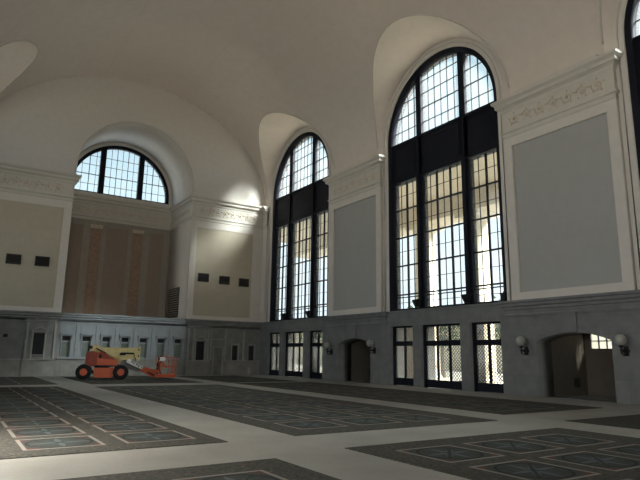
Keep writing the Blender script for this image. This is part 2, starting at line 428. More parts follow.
# cornice around back wall: left side of path is 'out' -> walk from left wall to right wall reversed
bm = B()
path = [(-.2, -.75), (-.2, -.1), (RC+RHW, -.1), (RC+RHW, 4.9), (RC-RHW, 4.9), (RC-RHW, -.1), (-WX+.2, -.1), (-WX+.2, -.75)]
sweep(bm, path[::-1], [(-o, z) for o, z in corn]) if False else sweep(bm, path, corn)
t = trim(bm, 'trim')
bm = B()
scrolls(bm, 5.2, lambda a, z, o: (-3.3+a, -.115-o, z)); scrolls(bm, 5.2, lambda a, z, o: (-18.3+a, -.115-o, z))
scrolls(bm, 8.0, lambda a, z, o: (RC+a, 4.885-o, z)); scrolls(bm, 4.2, lambda a, z, o: (RC+RHW-.015-o, 2.4+a, z))
both(link('frieze_relief', bm, 'relief', t, True))
# archivolt roll on recess
bm = B(); tube(bm, [(RC+RHW, 0, 13.7)]+[(RC+RHW*math.cos(i*PI/48), 0, AZ+RHW*math.sin(i*PI/48)) for i in range(49)]+[(RC-RHW, 0, 13.7)], .06, 6); trim(bm, 'trim', True)
# lower stage of back wall
TK = [RC-3.83+1.275*i for i in range(7)]
TK = [RC+(i-3)*1.275 for i in range(7)]
SIDEW = [(RC-5.5, .33, 1.25, 2.7), (RC+5.5, .33, 1.1, 2.55)]
loops = [rect(-WX, RC-RHW, 0, LZ)]
bm = plate([rect(-WX, RC-RHW, 0, LZ), rect(-16.56, -15.9, 1.25, 2.72)], -.15, .3, BW)
merge(bm, plate([rect(RC+RHW, 0, 0, LZ), rect(-5.57, -4.91, 1.1, 2.45), rect(-4.1, -3.4, .001, 1.95), rect(-2.56, -2.08, 1.1, 2.2), rect(-1.14, -.66, 1.1, 2.2)], -.15, .3, BW))
merge(bm, plate([rect(-17.1, -15.15, 0, 3.45), rect(-16.56, -15.9, 1.25, 2.72)], -.3, -.14, BW))
merge(bm, plate([rect(-6.32, -4.4, 0, 3.45), rect(-5.57, -4.91, 1.1, 2.45)], -.3, -.14, BW))
box(bm, -WX, 0, .3, 5.0, 0, LZ-.01)
lowb = both(link('stone_dado', bm, 'stone_b', wall_back))
bm = plate([rect(RC-RHW, RC+RHW, 1.12, LZ)]+[rect(x-.29, x+.29, 1.2, 2.62) for x in TK], -.15, .3, BW)
for i in range(8):
    x = RC+(i-3.5)*1.275; box(bm, x-.09, x+.09, -.2, -.14, 1.2, 3.4)
for x in TK:      # frames over the openings, hood on brackets
    box(bm, x-.36, x+.36, -.24, -.14, 2.62, 2.7); box(bm, x-.42, x+.42, -.3, -.14, 2.7, 2.78)
    for s in (-1, 1):
        box(bm, x+s*.36-.035, x+s*.36+.035, -.26, -.14, 2.42, 2.7); box(bm, x+s*.3-.03, x+s*.3+.03, -.19, -.14, 1.2, 2.62)
    for z0, z1 in ((2.86, 2.88), (3.33, 3.35)): box(bm, x-.42, x+.42, -.17, -.14, z0, z1)
    for s in (-1, 1): box(bm, x+s*.41-.012, x+s*.41+.012, -.17, -.14, 2.86, 3.35)
box(bm, RC-RHW, RC+RHW, -.24, -.14, 1.1, 1.2)
both(link('ticket_counter_wall', bm, 'white_stone', wall_back))
bm = B(); box(bm, RC-RHW, RC+RHW, -.15, .3, 0, 1.12); box(bm, RC-RHW, RC+RHW, -.2, -.14, 0, .22)
both(link('base_course', bm, 'base_stone', wall_back))
bm = B(); sweep(bm, [(0, -.15), (-4.4, -.15), (-4.4, -.28), (-6.32, -.28), (-6.32, -.15), (RC+RHW, -.15)], ledge); trim(bm, 'stone_b')
bm = B(); sweep(bm, [(RC+RHW, -.15), (RC-RHW, -.15)], ledge); trim(bm, 'white_stone')
bm = B(); sweep(bm, [(RC-RHW, -.15), (-15.15, -.15), (-15.15, -.28), (-17.1, -.28), (-17.1, -.15), (-WX, -.15)], ledge); trim(bm, 'stone_b')
# dado lines, pilaster strips, pediments on stone parts
bm = B()
for x0, x1, y in ((-3.3, -.15, -.15), (-6.32, -4.4, -.3), (-17.1, -15.15, -.3), (-WX+.15, -17.1, -.15)): box(bm, x0, x1, y-.1, y+.01, 1.02, 1.09)
for x, y in ((-6.2, -.3), (-5.8, -.3), (-4.65, -.3), (-4.45, -.3), (-3.2, -.15), (-1.6, -.15), (-16.95, -.3), (-15.3, -.3), (-18.6, -.15), (-20.2, -.15)):
    box(bm, x-.07, x+.07, y-.1, y+.01, 1.1, 3.4)
for x0, x1, z in ((-4.4, -3.2, 2.62), (-4.25, -3.25, 2.05), (-2.7, -1.95, 2.28), (-1.28, -.52, 2.28)): box(bm, x0, x1, -.25, -.14, z, z+.08)
for x, z in ((-16.23, 2.8), (-5.24, 2.53)):
    box(bm, x-.5, x+.5, -.42, -.29, z, z+.08)
    for s in (-1, 1): beam(bm, (x+s*.5, -.36, z+.1), (x, -.36, z+.3), .13, .07); box(bm, x+s*.38-.05, x+s*.38+.05, -.36, -.29, 1.1, z)
    box(bm, x-.42, x+.42, -.38, -.29, z-1.5 if z > 2.6 else 1.02, z-1.44 if z > 2.6 else 1.08)
trim(bm, 'carved')
wn = [4]
def small_window(x, w, z0, z1, y, pane, extra=False):
    wn[0] += 1
    r = empty('window_%d' % wn[0], (x, y, z0), kind='structure'); both(r)
    b = B(); h = z1-z0
    box(b, -w/2, -w/2+.04, -.03, .03, 0, h); box(b, w/2-.04, w/2, -.03, .03, 0, h); box(b, -w/2, w/2, -.03, .03, 0, .04); box(b, -w/2, w/2, -.03, .03, h-.04, h)
    if extra: box(b, -w/2, w/2, -.04, .03, h*.70, h*.70+.1)
    link('window_frame', b, 'white_stone' if extra else 'frame', r)
    b = B(); box(b, -w/2, w/2, .03, .05, h*.7 if extra else 0, h); link('window_pane', b, 'black_glass', r)
    if extra:
        b = B(); box(b, -w/2, w/2, .02, .05, 0, h*.7); link('blind', b, 'blind', r)
for x in TK: small_window(x, .58, 1.2, 2.62, .02, 0, True)
small_window(-16.23, .66, 1.25, 2.72, -.1, 0); small_window(-5.24, .66, 1.1, 2.45, -.1, 0)
bm = B()
for x0, x1, y in ((-3.3, -.15, -.15), (-6.32, -4.4, -.3), (-17.1, -15.15, -.3), (-WX+.15, -17.1, -.15)): box(bm, x0, x1, y-.03, y+.01, 0, 1.02)
trim(bm, 'base_stone')
bm = B()
for x in (-4.14, -3.36): box(bm, x-.06, x+.06, -.24, -.14, 0, 2.05)
for x, hw in ((-2.32, .3), (-.9, .3)):
    for sx in (-1, 1): box(bm, x+sx*hw-.04, x+sx*hw+.04, -.2, -.14, 1.1, 2.28)
trim(bm, 'carved')
small_window(-2.32, .48, 1.1, 2.2, .02, 0); small_window(-.9, .48, 1.1, 2.2, .02, 0)
d = empty('door_1', (-3.75, .12, 0), kind='structure'); both(d)
b = B(); box(b, -.35, .35, -.04, .04, 0, 1.95)
for z0, z1 in ((.2, .9), (1.05, 1.8)): box(b, -.25, .25, -.06, -.03, z0, z1)
link('door_leaf', b, 'stone_b', d)
b = B(); cyl(b, (.27, -.05, .98), (.27, -.12, .98), .03); link('door_handle', b, 'dark', d)
# ---------------- tall arched windows
def tall_window():
    r = empty('window_1', (0, 0, 0), kind='structure')
    GL = .5
    # outer frame following the opening
    fr = plate([arch(0, HW, LZ+.02, AZ), arch(0, HW-.27, LZ+.12, AZ)], .12, .75, RW)
    link('window_frame', fr, 'frame', r)
    sp = B(); box(sp, .3, .72, -HW+.1, HW-.1, 11.8, 14.15)
    box(sp, .22, .75, -HW+.1, HW-.1, 14.05, 14.2); box(sp, .22, .75, -HW+.1, HW-.1, 11.72, 11.86)
    for y0, y1 in ((-3.75, -2.05), (-1.35, 1.35), (2.05, 3.75)):
        box(sp, .27, .32, y0, y1, 12.1, 12.16); box(sp, .27, .32, y0, y1, 13.8, 13.86)
        for y in (y0, y1): box(sp, .27, .32, y-.03, y+.03, 12.1, 13.86)
    link('spandrel', sp, 'frame', r)
    for s in (-1, 1):
        mu = B(); box(mu, .3, .72, s*1.72-.25, s*1.72+.25, LZ, 14.1); box(mu, .2, .32, s*1.72-.1, s*1.72+.1, LZ, 14.1)
        link('mullion', mu, 'frame', r)
        mu = B(); zt = AZ+math.sqrt((HW-.2)**2-1.68**2); box(mu, .3, .72, s*1.66-.2, s*1.66+.2, 14.1, zt+.05)
        link('lunette_mullion', mu, 'frame', r)
    gb = B(); th = .036; tn = .009
    R = HW-.25
    for z in (5.06, 6.74, 8.42, 10.1): box(gb, .44, .56, -3.95, 3.95, z-th, z+th)
    for z in (4.6, 5.9, 7.58, 9.26, 10.95): box(gb, .47, .53, -3.95, 3.95, z-tn, z+tn)
    for y in (-2.95, -.5, .5, 2.95): box(gb, .44, .56, y-th, y+th, LZ, 11.8)
    for y in (-3.45, -2.45, -1.0, 0, 1.0, 2.45, 3.45): box(gb, .47, .53, y-tn, y+tn, LZ, 11.8)
    for z, t in ((15.0, tn), (15.9, .018), (16.8, tn), (17.6, tn)):
        w = math.sqrt(R*R-(z-AZ)**2); box(gb, .46, .54, -w, w, z-t, z+t)
    for y, t in ((-3.3, tn), (-2.7, .014), (-2.2, tn), (-1.0, tn), (-.5, .014), (0, tn), (.5, .014), (1.0, tn), (2.2, tn), (2.7, .014), (3.3, tn)):
        box(gb, .46, .54, y-t, y+t, 14.15, AZ+math.sqrt(R*R-y*y))
    link('glazing_bar', gb, 'frame', r)
    rl = B(); tube(rl, [(.25, -3.95, 4.87), (.25, 3.95, 4.87)], .03, 8)
    for y in (-3.9, -1.72, 1.72, 3.9): cyl(rl, (.25, y, 4.87), (.4, y, 4.87), .02, n=8)
    link('guard_rail', rl, 'frame', r)
    g = plate([rect(-3.95, 3.95, LZ+.1, 11.8)], .495, .505, RW); link('window_pane', g, 'glass', r)
    n = 40; ar = [(R*math.cos(i*PI/n), AZ+R*math.sin(i*PI/n)) for i in range(n+1)]
    ar = [(-R, 14.15), (R, 14.15)]+ar
    g = plate([ar], .495, .505, RW); link('lunette_pane', g, 'glass', r)
    return r
w0 = tall_window(); w0.location = (0, BAYS[0], 0)
wins = [w0]
for i, c in enumerate(BAYS[1:]):
    w = copy_tree(w0); w.name = 'window_%d' % (i+2); w.location = (0, c, 0); wins.append(w)
for w in wins: both(w)
# back lunette
r = empty('window_20', (RC, 5.1, 14.02), kind='structure'); both(r)
o_ = 14.02; zz = AZ-o_
def lun(hw, z0):
    n = 40; return [(-hw, z0), (hw, z0)]+[(hw*math.cos(i*PI/n), zz+hw*math.sin(i*PI/n)) for i in range(n+1)]
link('window_frame', plate([lun(4.05, 0), lun(3.79, .09)], -.05, .35, BW), 'frame', r)
for s in (-1, 1):
    b = B(); box(b, s*1.55-.21, s*1.55+.21, -.02, .3, 0, zz+math.sqrt(3.87**2-1.55**2)); link('mullion', b, 'frame', r)
b = B()
for z, t in ((.75, .012), (1.55, .025), (2.35, .012), (3.1, .012)):
    w_ = math.sqrt(3.8**2-(z-zz)**2); box(b, -w_, w_, .06, .12, z-t, z+t)
for y, t in ((-3.1, .012), (-2.55, .025), (-2.05, .012), (-.9, .012), (-.45, .02), (0, .012), (.45, .02), (.9, .012), (2.05, .012), (2.55, .025), (3.1, .012)):
    box(b, y-t, y+t, .06, .12, 0, zz+math.sqrt(3.8**2-y*y))
link('glazing_bar', b, 'frame', r)
link('window_pane', plate([lun(3.81, .05)], .09, .1, BW), 'glass', r)
# ---------------- doors
def lattice(y0, y1, z0, z1, x, sp=.125, w=.038):
    bm = B(); W, H = y1-y0, z1-z0
    for sg in (1, -1):
        k = -H
        while k < W:
            # line y = k + t, z = t, clipped
            t0 = max(0, -k); t1 = min(H, W-k)
            if t1-t0 > .02:
                a, b = (k+t0, t0), (k+t1, t1)
                if sg < 0: a, b = (W-a[0], a[1]), (W-b[0], b[1])
                beam(bm, (x, y0+a[0], z0+a[1]), (x, y0+b[0], z0+b[1]), .008, w, up=(1, 0, 0))
            k += sp*1.414
    return bm
def door_set(w, n):
    r = empty('door', (0, 0, 0), kind='structure')
    b = B(); H = 3.25
    box(b, .05, .3, -w, -w+.1, 0, H); box(b, .05, .3, w-.1, w, 0, H); box(b, .05, .3, -w, w, H-.1, H); box(b, .05, .3, -w, w, 2.25, 2.42)
    link('door_frame', b, 'frame', r)
    cw = (2*w-.2)/n
    for i in range(n):
        y0 = -w+.1+i*cw; y1 = y0+cw; s = .065
        b = B(); box(b, .12, .2, y0+.004, y0+s, .02, 2.25); box(b, .12, .2, y1-s, y1-.004, .02, 2.25); box(b, .12, .2, y0, y1, .02, .42); box(b, .12, .2, y0, y1, 2.16, 2.25)
        lf = link('door_leaf', b, 'frame', r)
        b = B(); box(b, .155, .165, y0+s, y1-s, .42, 2.16); link('glass_pane', b, 'clear', lf)
        link('lattice_screen', lattice(y0+s, y1-s, .42, 2.16, .2), 'frame', lf)
        b = B(); cyl(b, (.06, y0+s*.6, .95), (.06, y0+s*.6, 1.3), .014, n=8); cyl(b, (.06, y0+s*.6, 1.0), (.12, y0+s*.6, 1.0), .01, n=8); cyl(b, (.06, y0+s*.6, 1.25), (.12, y0+s*.6, 1.25), .01, n=8)
        link('door_handle', b, 'dark', lf)
        b = B(); box(b, .12, .2, y0+.004, y0+s, 2.42, H-.1); box(b, .12, .2, y1-s, y1-.004, 2.42, H-.1)
        tf = link('transom_frame', b, 'frame', r)
        b = B(); box(b, .155, .165, y0+s, y1-s, 2.42, H-.1); link('glass_pane', b, 'clear', tf)
        link('lattice_screen', lattice(y0+s, y1-s, 2.42, H-.1, .2), 'frame', tf)
    return r
ds = [door_set(.935, 2), door_set(1.4, 3)]
first = [True, True]; dn = 2
for c in BAYS:
    for dy, w in DOORS:
        i = 1 if w > 1 else 0
        o = ds[i] if first[i] else copy_tree(ds[i]); first[i] = False
        o.name = 'door_%d' % dn; dn += 1; o.location = (0, c+dy, 0); both(o)
# ---------------- opposite sides
def copy_rot(o):
    c = o.copy(); COL.objects.link(c); c.matrix_world = HALL @ o.matrix_basis
    for ch in o.children:
        if ch in mset: continue
        copy_tree(ch, c)
    return c
bpy.context.view_layer.update()
mset = set(mirror_list); new = {}
names = {'wall_right': 'wall_left', 'wall_back': 'wall_front'}
for o in list(mirror_list):
    if o.parent is not None: continue
    c = copy_rot(o); new[o] = c
    if o.name in names: c.name = names[o.name]
    elif o.name.split('_')[0] in ('window', 'door', 'trim') and o.name.split('_')[-1].isdigit():
        a, n = o.name.rsplit('_', 1); c.name = '%s_%d' % (a, int(n)+100)
for o in list(mirror_list):
    if o.parent is None: continue
    p = new.get(o.parent)
    c = o.copy(); COL.objects.link(c); c.parent = p
# ---------------- rugs
def rug(x0, x1, y0, y1, label, sx, sy, name='patterned_carpet'):
    bm = B(); box(bm, x0, x1, y0, y1, .0, .012)
    nx = int((x1-sx-.2+.35)//1.65); ny = int((y1-sy-.2+.35)//1.65)
    o = link('patterned_carpet', bm, rug_mat(sx, sy, x1=sx+nx*1.65-.2, y1=sy+ny*1.65-.2), origin=((x0+x1)/2, (y0+y1)/2, 0))
    tag(o, label, 'carpet', 'patterned carpets laid on the terrazzo')
rug(-21.4, -16.7, -31.05, -12.2, 'long dark carpet of red-cornered squares reaching the left edge of the photo', -21.66+1.65*0+.0, -30.42)
rug(-15.2, -9.1, -30.95, -12.9, 'dark carpet in the middle of the hall, left of the near window doors', -14.6, -30.2)
rug(-7.7, -2.7, -30.0, -11.9, 'long dark carpet running close along the window doors', -7.2, -29.3)
rug(-15.2, -9.05, -53.5, -32.65, 'nearest dark carpet with ringed squares at the bottom right', -14.6, -52.73)
rug(-7.5, -2.7, -53.5, -31.8, 'dark carpet at the right edge in front of the near alcove', -7.0, -53.0)
rug(-21.4, -16.75, -53.5, -32.95, 'dark carpet with red triangles at the bottom edge left of centre', -20.3, -53.1)
rug(-21.4, -16.4, -10.3, -.9, 'far dark carpet before the left end of the back wall', -20.9, -9.8)
rug(-14.9, -9.0, -10.6, -1.2, 'far dark carpet under the orange boom lift', -14.3, -10.0)
rug(-7.6, -3.0, -11.0, -1.9, 'far dark carpet in the corner before the plain stone back wall', -7.1, -10.4)
# ---------------- sconces
def sconce():
    r = empty('wall_sconce', (0, 0, 0))
    b = B(); bmesh.ops.create_uvsphere(b, u_segments=24, v_segments=16, radius=.215, matrix=Matrix.Translation((-.36, 0, .0)))
    link('glass_globe', b, 'globe', r, True)
    b = B(); cyl(b, (-.36, 0, -.19), (-.36, 0, -.27), .09, .06); cyl(b, (-.36, 0, -.25), (-.36, 0, -.52), .03)
    box(b, -.39, .0, -.03, .03, -.42, -.35); tube(b, [(-.36, 0, -.5), (-.22, 0, -.56), (-.1, 0, -.5), (-.02, 0, -.42)], .02, 6)
    link('bracket', b, 'dark', r)
    b = B(); box(b, -.05, .0, -.08, .08, -.58, -.22); box(b, -.07, -.0, -.12, .12, -.46, -.34); link('back_plate', b, 'dark', r)
    return r
s0 = sconce()
sp = [(PIERS[0]+2.38, 'round white globe sconce left of the far arched alcove'), (PIERS[0]-2.08, 'round white globe sconce right of the far arched alcove'),
      (PIERS[1]+2.15, 'white globe sconce between the near window doors and the near alcove'), (PIERS[1]-2.2, 'white globe sconce at the right edge of the photo, right of the near alcove')]
for i, (y, lb) in enumerate(sp):
    o = s0 if i == 0 else copy_tree(s0); o.location = (-.15, y, 2.3 if i else 2.2); tag(o, lb, 'wall lamp', 'globe sconces beside the arched alcoves')
lit, N_, L_, P_ = new_mat('lit_opal_glass'); P_.inputs['Emission Color'].default_value = (1, .95, .84, 1); P_.inputs['Emission Strength'].default_value = GLOBE
for y in (PIERS[1]-2.15, PIERS[2]-2.15):  # unseen glowing globes, added to brighten the near-left floor
    o = copy_tree(s0); o.location = (-WX+.15, y, 2.3); o.rotation_euler = (0, 0, PI)
    for ch in o.children:
        if ch.name.startswith('glass_globe'): ch.data = ch.data.copy(); ch.data.materials[0] = lit
    tag(o, 'added glowing globe sconce on the unseen left wall, brightening the near floor', 'wall lamp', 'globe sconces added on the left wall as floor light')
# ---------------- floodlights on the ledge
def flood():
    r = empty('floodlight', (0, 0, 0))
    b = B(); vs = box(b, -.2, .16, -.24, .24, .14, .52)
    for v in vs:
        if v.co.z < .3: v.co.x = v.co.x*.55; v.co.y *= .6
        else: v.co.x -= .05; v.co.z += .08 if v.co.x > 0 else -.0
    bmesh.ops.bevel(b, geom=b.edges[:], offset=.015, affect='EDGES')
    link('housing', b, 'dark', r)
    b = B(); box(b, -.06, .06, -.22, -.19, 0, .34); box(b, -.06, .06, .19, .22, 0, .34); box(b, -.06, .06, -.22, .22, 0, .03); link('yoke', b, 'dark', r)
    b = B(); box(b, -.23, .08, -.2, .2, .525, .535); link('lens', b, 'black_glass', r)
    return r
f0 = flood(); fl = []
words = ['far window', 'large window']
for k in range(2):
    for s, wd in ((1, 'left'), (-1, 'right')):
        o = f0 if not fl else copy_tree(f0); fl.append(o); o.location = (.05, BAYS[k]+s*1.78, LZ); o.rotation_euler = (0, 0, -.3)
        tag(o, 'black floodlight at the foot of the %s mullion of the %s' % (wd, 'far tall window' if k == 0 else 'nearer tall window'), 'floodlight', 'floodlights on the window ledge')
b = B(); box(b, -.1, .1, -.12, .12, 0, .42); box(b, -.12, .12, -.14, .14, .36, .42); box(b, -.02, .02, -.02, .02, .42, .5)
o = link('control_box', b, 'dark'); o.location = (.02, BAYS[1]-4.0, LZ); tag(o, 'small dark box on the ledge against the right jamb of the nearer tall window', 'box')
# ---------------- wall vents
def vent(w, h, n, rot=0, slat='vent'):
    r = empty('wall_vent', (0, 0, 0))
    b = plate([rect(-w/2, w/2, 0, h), rect(-w/2+.05, w/2-.05, .05, h-.05)], -.06, 0, BW); link('vent_frame', b, 'vent', r)
    b = B()
    for i in range(n):
        z = .05+(h-.1)*(i+.5)/n; beam(b, (-w/2+.05, -.03, z), (w/2-.05, -.03, z), .05, (h-.1)/n*.4, up=(0, 1, -.6))
    link('louver', b, slat, r)
    b = B(); box(b, -w/2+.05, w/2-.05, -.008, 0, .05, h-.05); link('backing', b, 'dark', r)
    return r
v0 = vent(.88, .66, 6); vs = [(-5.2, 7.0, 'leftmost of the three dark vents on the sunlit cream panel'), (-3.44, 6.93, 'middle one of the three dark vents on the sunlit cream panel'),
     (-1.75, 6.88, 'rightmost of the three dark vents on the cream panel, nearest the corner'), (-18.22, 7.08, 'dark wall vent at the far left edge of the photo'), (-16.53, 7.1, 'dark wall vent on the left pier, nearer the recess')]
for i, (x, z, lb) in enumerate(vs):
    o = v0 if i == 0 else copy_tree(v0); o.location = (x, -.04, z); tag(o, lb, 'vent', 'dark vents on the back piers')
lv = vent(2.4, 2.3, 12, slat='tan'); lv.location = (RC+RHW-.01, 2.85, 4.35); lv.rotation_euler = (0, 0, -PI/2)
lv.name = 'louver_grille'; tag(lv, 'tall grey louvered grille on the side wall of the back recess', 'vent')
b = B(); box(b, -.12, .12, -.1, 0, 0, .2); cyl(b, (0, -.1, .1), (0, -.13, .1), .07)
o = link('wall_speaker', b, 'dark'); o.location = (-18.15, -.15, 2.42); tag(o, 'small dark box fixed high on the grey stone at the far left', 'speaker')
# ---------------- boom lift
def lift():
    r = empty('boom_lift', (-13.3, -5.6, .026), rz=-.22, label='orange and cream articulated boom lift parked before the back wall', cat='boom lift')
    X = lambda x: x+13.3
    def prism(pts, y0, y1, bev=.02):
        bm = B(); a = [bm.verts.new((X(x), y0, z)) for x, z in pts]; c = [bm.verts.new((X(x), y1, z)) for x, z in pts]; n = len(pts)
        bm.faces.new(a); bm.faces.new(c[::-1])
        for i in range(n): bm.faces.new((a[i], c[i], c[(i+1) % n], a[(i+1) % n]))
        if bev: bmesh.ops.bevel(bm, geom=bm.edges[:], offset=bev, segments=2, affect='EDGES')
        return bm
    for x in (-14.32, -12.3):
        for y in (-.85, .6):
            b = B(); w = .26
            prof = [(.20, 0), (.36, .01), (.405, .05), (.42, .1), (.42, w-.1), (.405, w-.05), (.36, w-.01), (.2, w)]
            rings = []
            for rr, t in prof: rings.append([b.verts.new((X(x)+rr*math.cos(k*PI/18), y+t, .42+rr*math.sin(k*PI/18))) for k in range(36)])
            for i in range(len(prof)):
                A, C_ = rings[i], rings[(i+1) % len(prof)]
                for k in range(36): b.faces.new((A[k], A[(k+1) % 36], C_[(k+1) % 36], C_[k]))
            for k in range(24):    # tread lugs
                a = k*PI/12; beam(b, (X(x)+.42*math.cos(a), y+.04, .42+.42*math.sin(a)), (X(x)+.42*math.cos(a+.1), y+w-.04, .42+.42*math.sin(a+.1)), .03, .012, up=(math.cos(a), 0, math.sin(a)))
            wh = link('wheel', b, 'rubber', r, False)
            b = B(); cyl(b, (X(x), y+.05, .42), (X(x), y+w-.05, .42), .21, n=28); cyl(b, (X(x), y+.02, .42), (X(x), y+w-.02, .42), .09, n=16)
            for k in range(8): cyl(b, (X(x)+.14*math.cos(k*PI/4), y+.03, .42+.14*math.sin(k*PI/4)), (X(x)+.14*math.cos(k*PI/4), y+.06, .42+.14*math.sin(k*PI/4)), .018, n=6)
            link('hub', b, 'orange', wh)
    b = prism([(-14.4, .32), (-12.2, .32), (-12.2, .52), (-14.4, .52)], -.45, .45); cyl(b, (X(-14.32), -.8, .42), (X(-14.32), .8, .42), .07); cyl(b, (X(-12.3), -.8, .42), (X(-12.3), .8, .42), .07)
    link('chassis', b, 'dark', r)
    link('side_panel', prism([(-13.76, .1), (-12.75, .1), (-12.62, .66), (-13.8, .66)], -.62, .62), 'orange', r)
    b = B(); cyl(b, (X(-13.35), 0, .6), (X(-13.35), 0, .78), .42, n=32); link('turntable', b, 'dark', r)
    link('counterweight', prism([(-14.28, .74), (-13.66, .74), (-13.66, 1.56), (-14.0, 1.62), (-14.28, 1.48)], -.6, .6, .05), 'red', r)
    hd = link('engine_hood', prism([(-13.66, .78), (-12.5, .78), (-12.5, 1.0), (-12.72, 1.12), (-13.45, 1.55), (-13.66, 1.56)], -.6, .6, .04), 'orange', r)
    link('hood_top', prism([(-13.5, 1.2), (-12.7, 1.12), (-12.72, 1.16), (-13.4, 1.58), (-13.52, 1.58)], -.615, -.4, .01), 'red', hd)
    b = B(); box(b, X(-13.58), X(-13.42), -.625, -.6, 1.2, 1.42); box(b, X(-13.62), X(-12.6), -.625, -.6, .74, .8); link('control_recess', b, 'dark', hd)
    # booms
    lb = link('lower_boom', prism([(-14.12, 1.62), (-13.9, 1.98), (-13.72, 1.98), (-12.35, 1.16), (-11.95, 1.1), (-12.2, .92), (-12.7, .98), (-13.95, 1.66)], -.12, .12, .015), 'cream', r)
    b = B(); cyl(b, (X(-14.05), -.2, 1.82), (X(-14.05), .2, 1.82), .1); box(b, X(-14.2), X(-14.12), -.12, .12, 1.6, 1.95); cyl(b, (X(-13.75), -.19, 1.8), (X(-13.2), -.19, 1.48), .055); link('hinge', b, 'dark', lb)
    ub = link('upper_boom', prism([(-13.78, 1.82), (-11.42, 1.82), (-11.34, 1.92), (-11.26, 1.92), (-11.26, 1.08), (-11.44, 1.06), (-11.55, 1.28), (-11.72, 1.12), (-12.4, 1.12), (-13.0, 1.42)], -.28, -.12, .015), 'cream', r)
    b = B(); cyl(b, (X(-12.35), -.3, 1.5), (X(-11.62), -.3, 1.5), .05); cyl(b, (X(-12.42), -.3, 1.46), (X(-12.1), -.3, 1.46), .075)
    tube(b, [(X(-11.62), -.3, 1.5), (X(-11.6), -.3, 1.3), (X(-11.5), -.3, 1.2), (X(-11.48), -.3, 1.08)], .022, 6); link('cylinder', b, 'dark', ub)
    for z in (1.72, 1.35):
        b = B(); cyl(b, (X(-11.36), -.3, z), (X(-11.36), -.1, z), .05); link('hinge_pin', b, 'dark', ub)
    tw = link('tower_link', prism([(-12.35, .98), (-12.1, 1.16), (-11.2, .62), (-11.28, .42), (-12.0, .62), (-12.5, .62)], -.14, .14, .015), 'greyp', r)
    jb = link('jib_boom', prism([(-11.98, 1.12), (-11.86, 1.2), (-11.02, .72), (-11.1, .56), (-12.02, .98)], -.34, -.2, .012), 'white', r)
    # dark worn lettering on the jib
    b = B(); dx, dz = (.84, -.48); L_ = math.hypot(dx, dz); ux, uz = dx/L_, dz/L_; vx, vz = -uz, ux
    gl = [[(0,0,0,1),(0,1,1,1),(1,1,1,0),(0,.5,1,.5)], [(0,0,0,1),(0,1,1,1),(0,.5,.8,.5),(0,0,1,0)], [(0,0,0,1),(0,1,1,1),(1,1,1,.5),(1,.5,0,.5),(.4,.5,1,0)], [(0,0,0,1),(0,1,1,1),(0,.5,.8,.5),(0,0,1,0)], [(0,1,.5,.5),(1,1,.5,.5),(.5,.5,.5,0)]]
    for i, g in enumerate(gl):
        ox, oz = -11.84+ux*(.09+i*.16), 1.02+uz*(.09+i*.16)
        for a0, b0, a1, b1 in g:
            q = lambda a, c: (X(ox+ux*a*.095+vx*c*.12), -.345, oz+uz*a*.095+vz*c*.12)
            beam(b, q(a0, b0), q(a1, b1), .008, .028)
    link('lettering', b, 'dark', jb)
    link('jib_end', prism([(-11.18, .74), (-11.02, .74), (-10.6, .58), (-10.12, .55), (-10.12, .12), (-10.5, .12), (-11.25, .5)], -.2, .0, .02), 'orange', r)
    b = B(); cyl(b, (X(-10.75), -.24, .42), (X(-10.35), -.24, .22), .04); cyl(b, (X(-10.2), -.25, .3), (X(-10.2), .05, .3), .07); cyl(b, (X(-10.2), -.1, .2), (X(-10.2), -.1, 1.0), .06); link('rotator', b, 'dark', r)
    # basket
    x0, x1, y0, y1 = X(-10.05), X(-9.18), -.75, .75
    b = B(); box(b, x0-.3, x1, y0, y1, .12, .3); pf = link('platform_floor', b, 'orange', r)
    b = B()
    for x in (x0, x1):
        for y in (y0, 0, y1): tube(b, [(x, y, .18), (x, y, 1.28)], .022, 6)
    for z in (.75, 1.28):
        tube(b, [(x0, y0, z), (x1, y0, z), (x1, y1, z), (x0, y1, z)], .022, 6, closed=True)
    tube(b, [((x0+x1)/2, y0, .18), ((x0+x1)/2, y0, 1.28)], .02, 6)
    tube(b, [(x0, y0, 1.28), (x0-.2, y0, 1.34), (x0-.32, y0, 1.2), (x0-.3, y0, .8), (x0-.05, y0, .55)], .025, 6)
    tube(b, [(x0-.25, y0, .95), (x0+.0, y0, 1.45), (x0+.25, y0, 1.45), (x0+.42, y0, 1.0)], .022, 6)
    beam(b, (x0-.2, y0+.1, 1.2), (x0+.35, y0+.1, .7), .04, .12)
    link('guard_rail', b, 'orange', pf)
    b = B(); vs = box(b, x0-.12, x0+.22, y0-.05, y0+.15, 1.08, 1.3); bmesh.ops.bevel(b, geom=b.edges[:], offset=.02, affect='EDGES'); link('control_console', b, 'white', pf)
    b = B(); cyl(b, (x0-.18, y0-.04, 1.2), (x0-.1, y0-.04, 1.22), .06); tube(b, [(x0-.05, y0, 1.08), (x0-.12, y0, .7), (x0+.02, y0, .3)], .03, 6); link('cable', b, 'dark', pf)
    return r
lift()
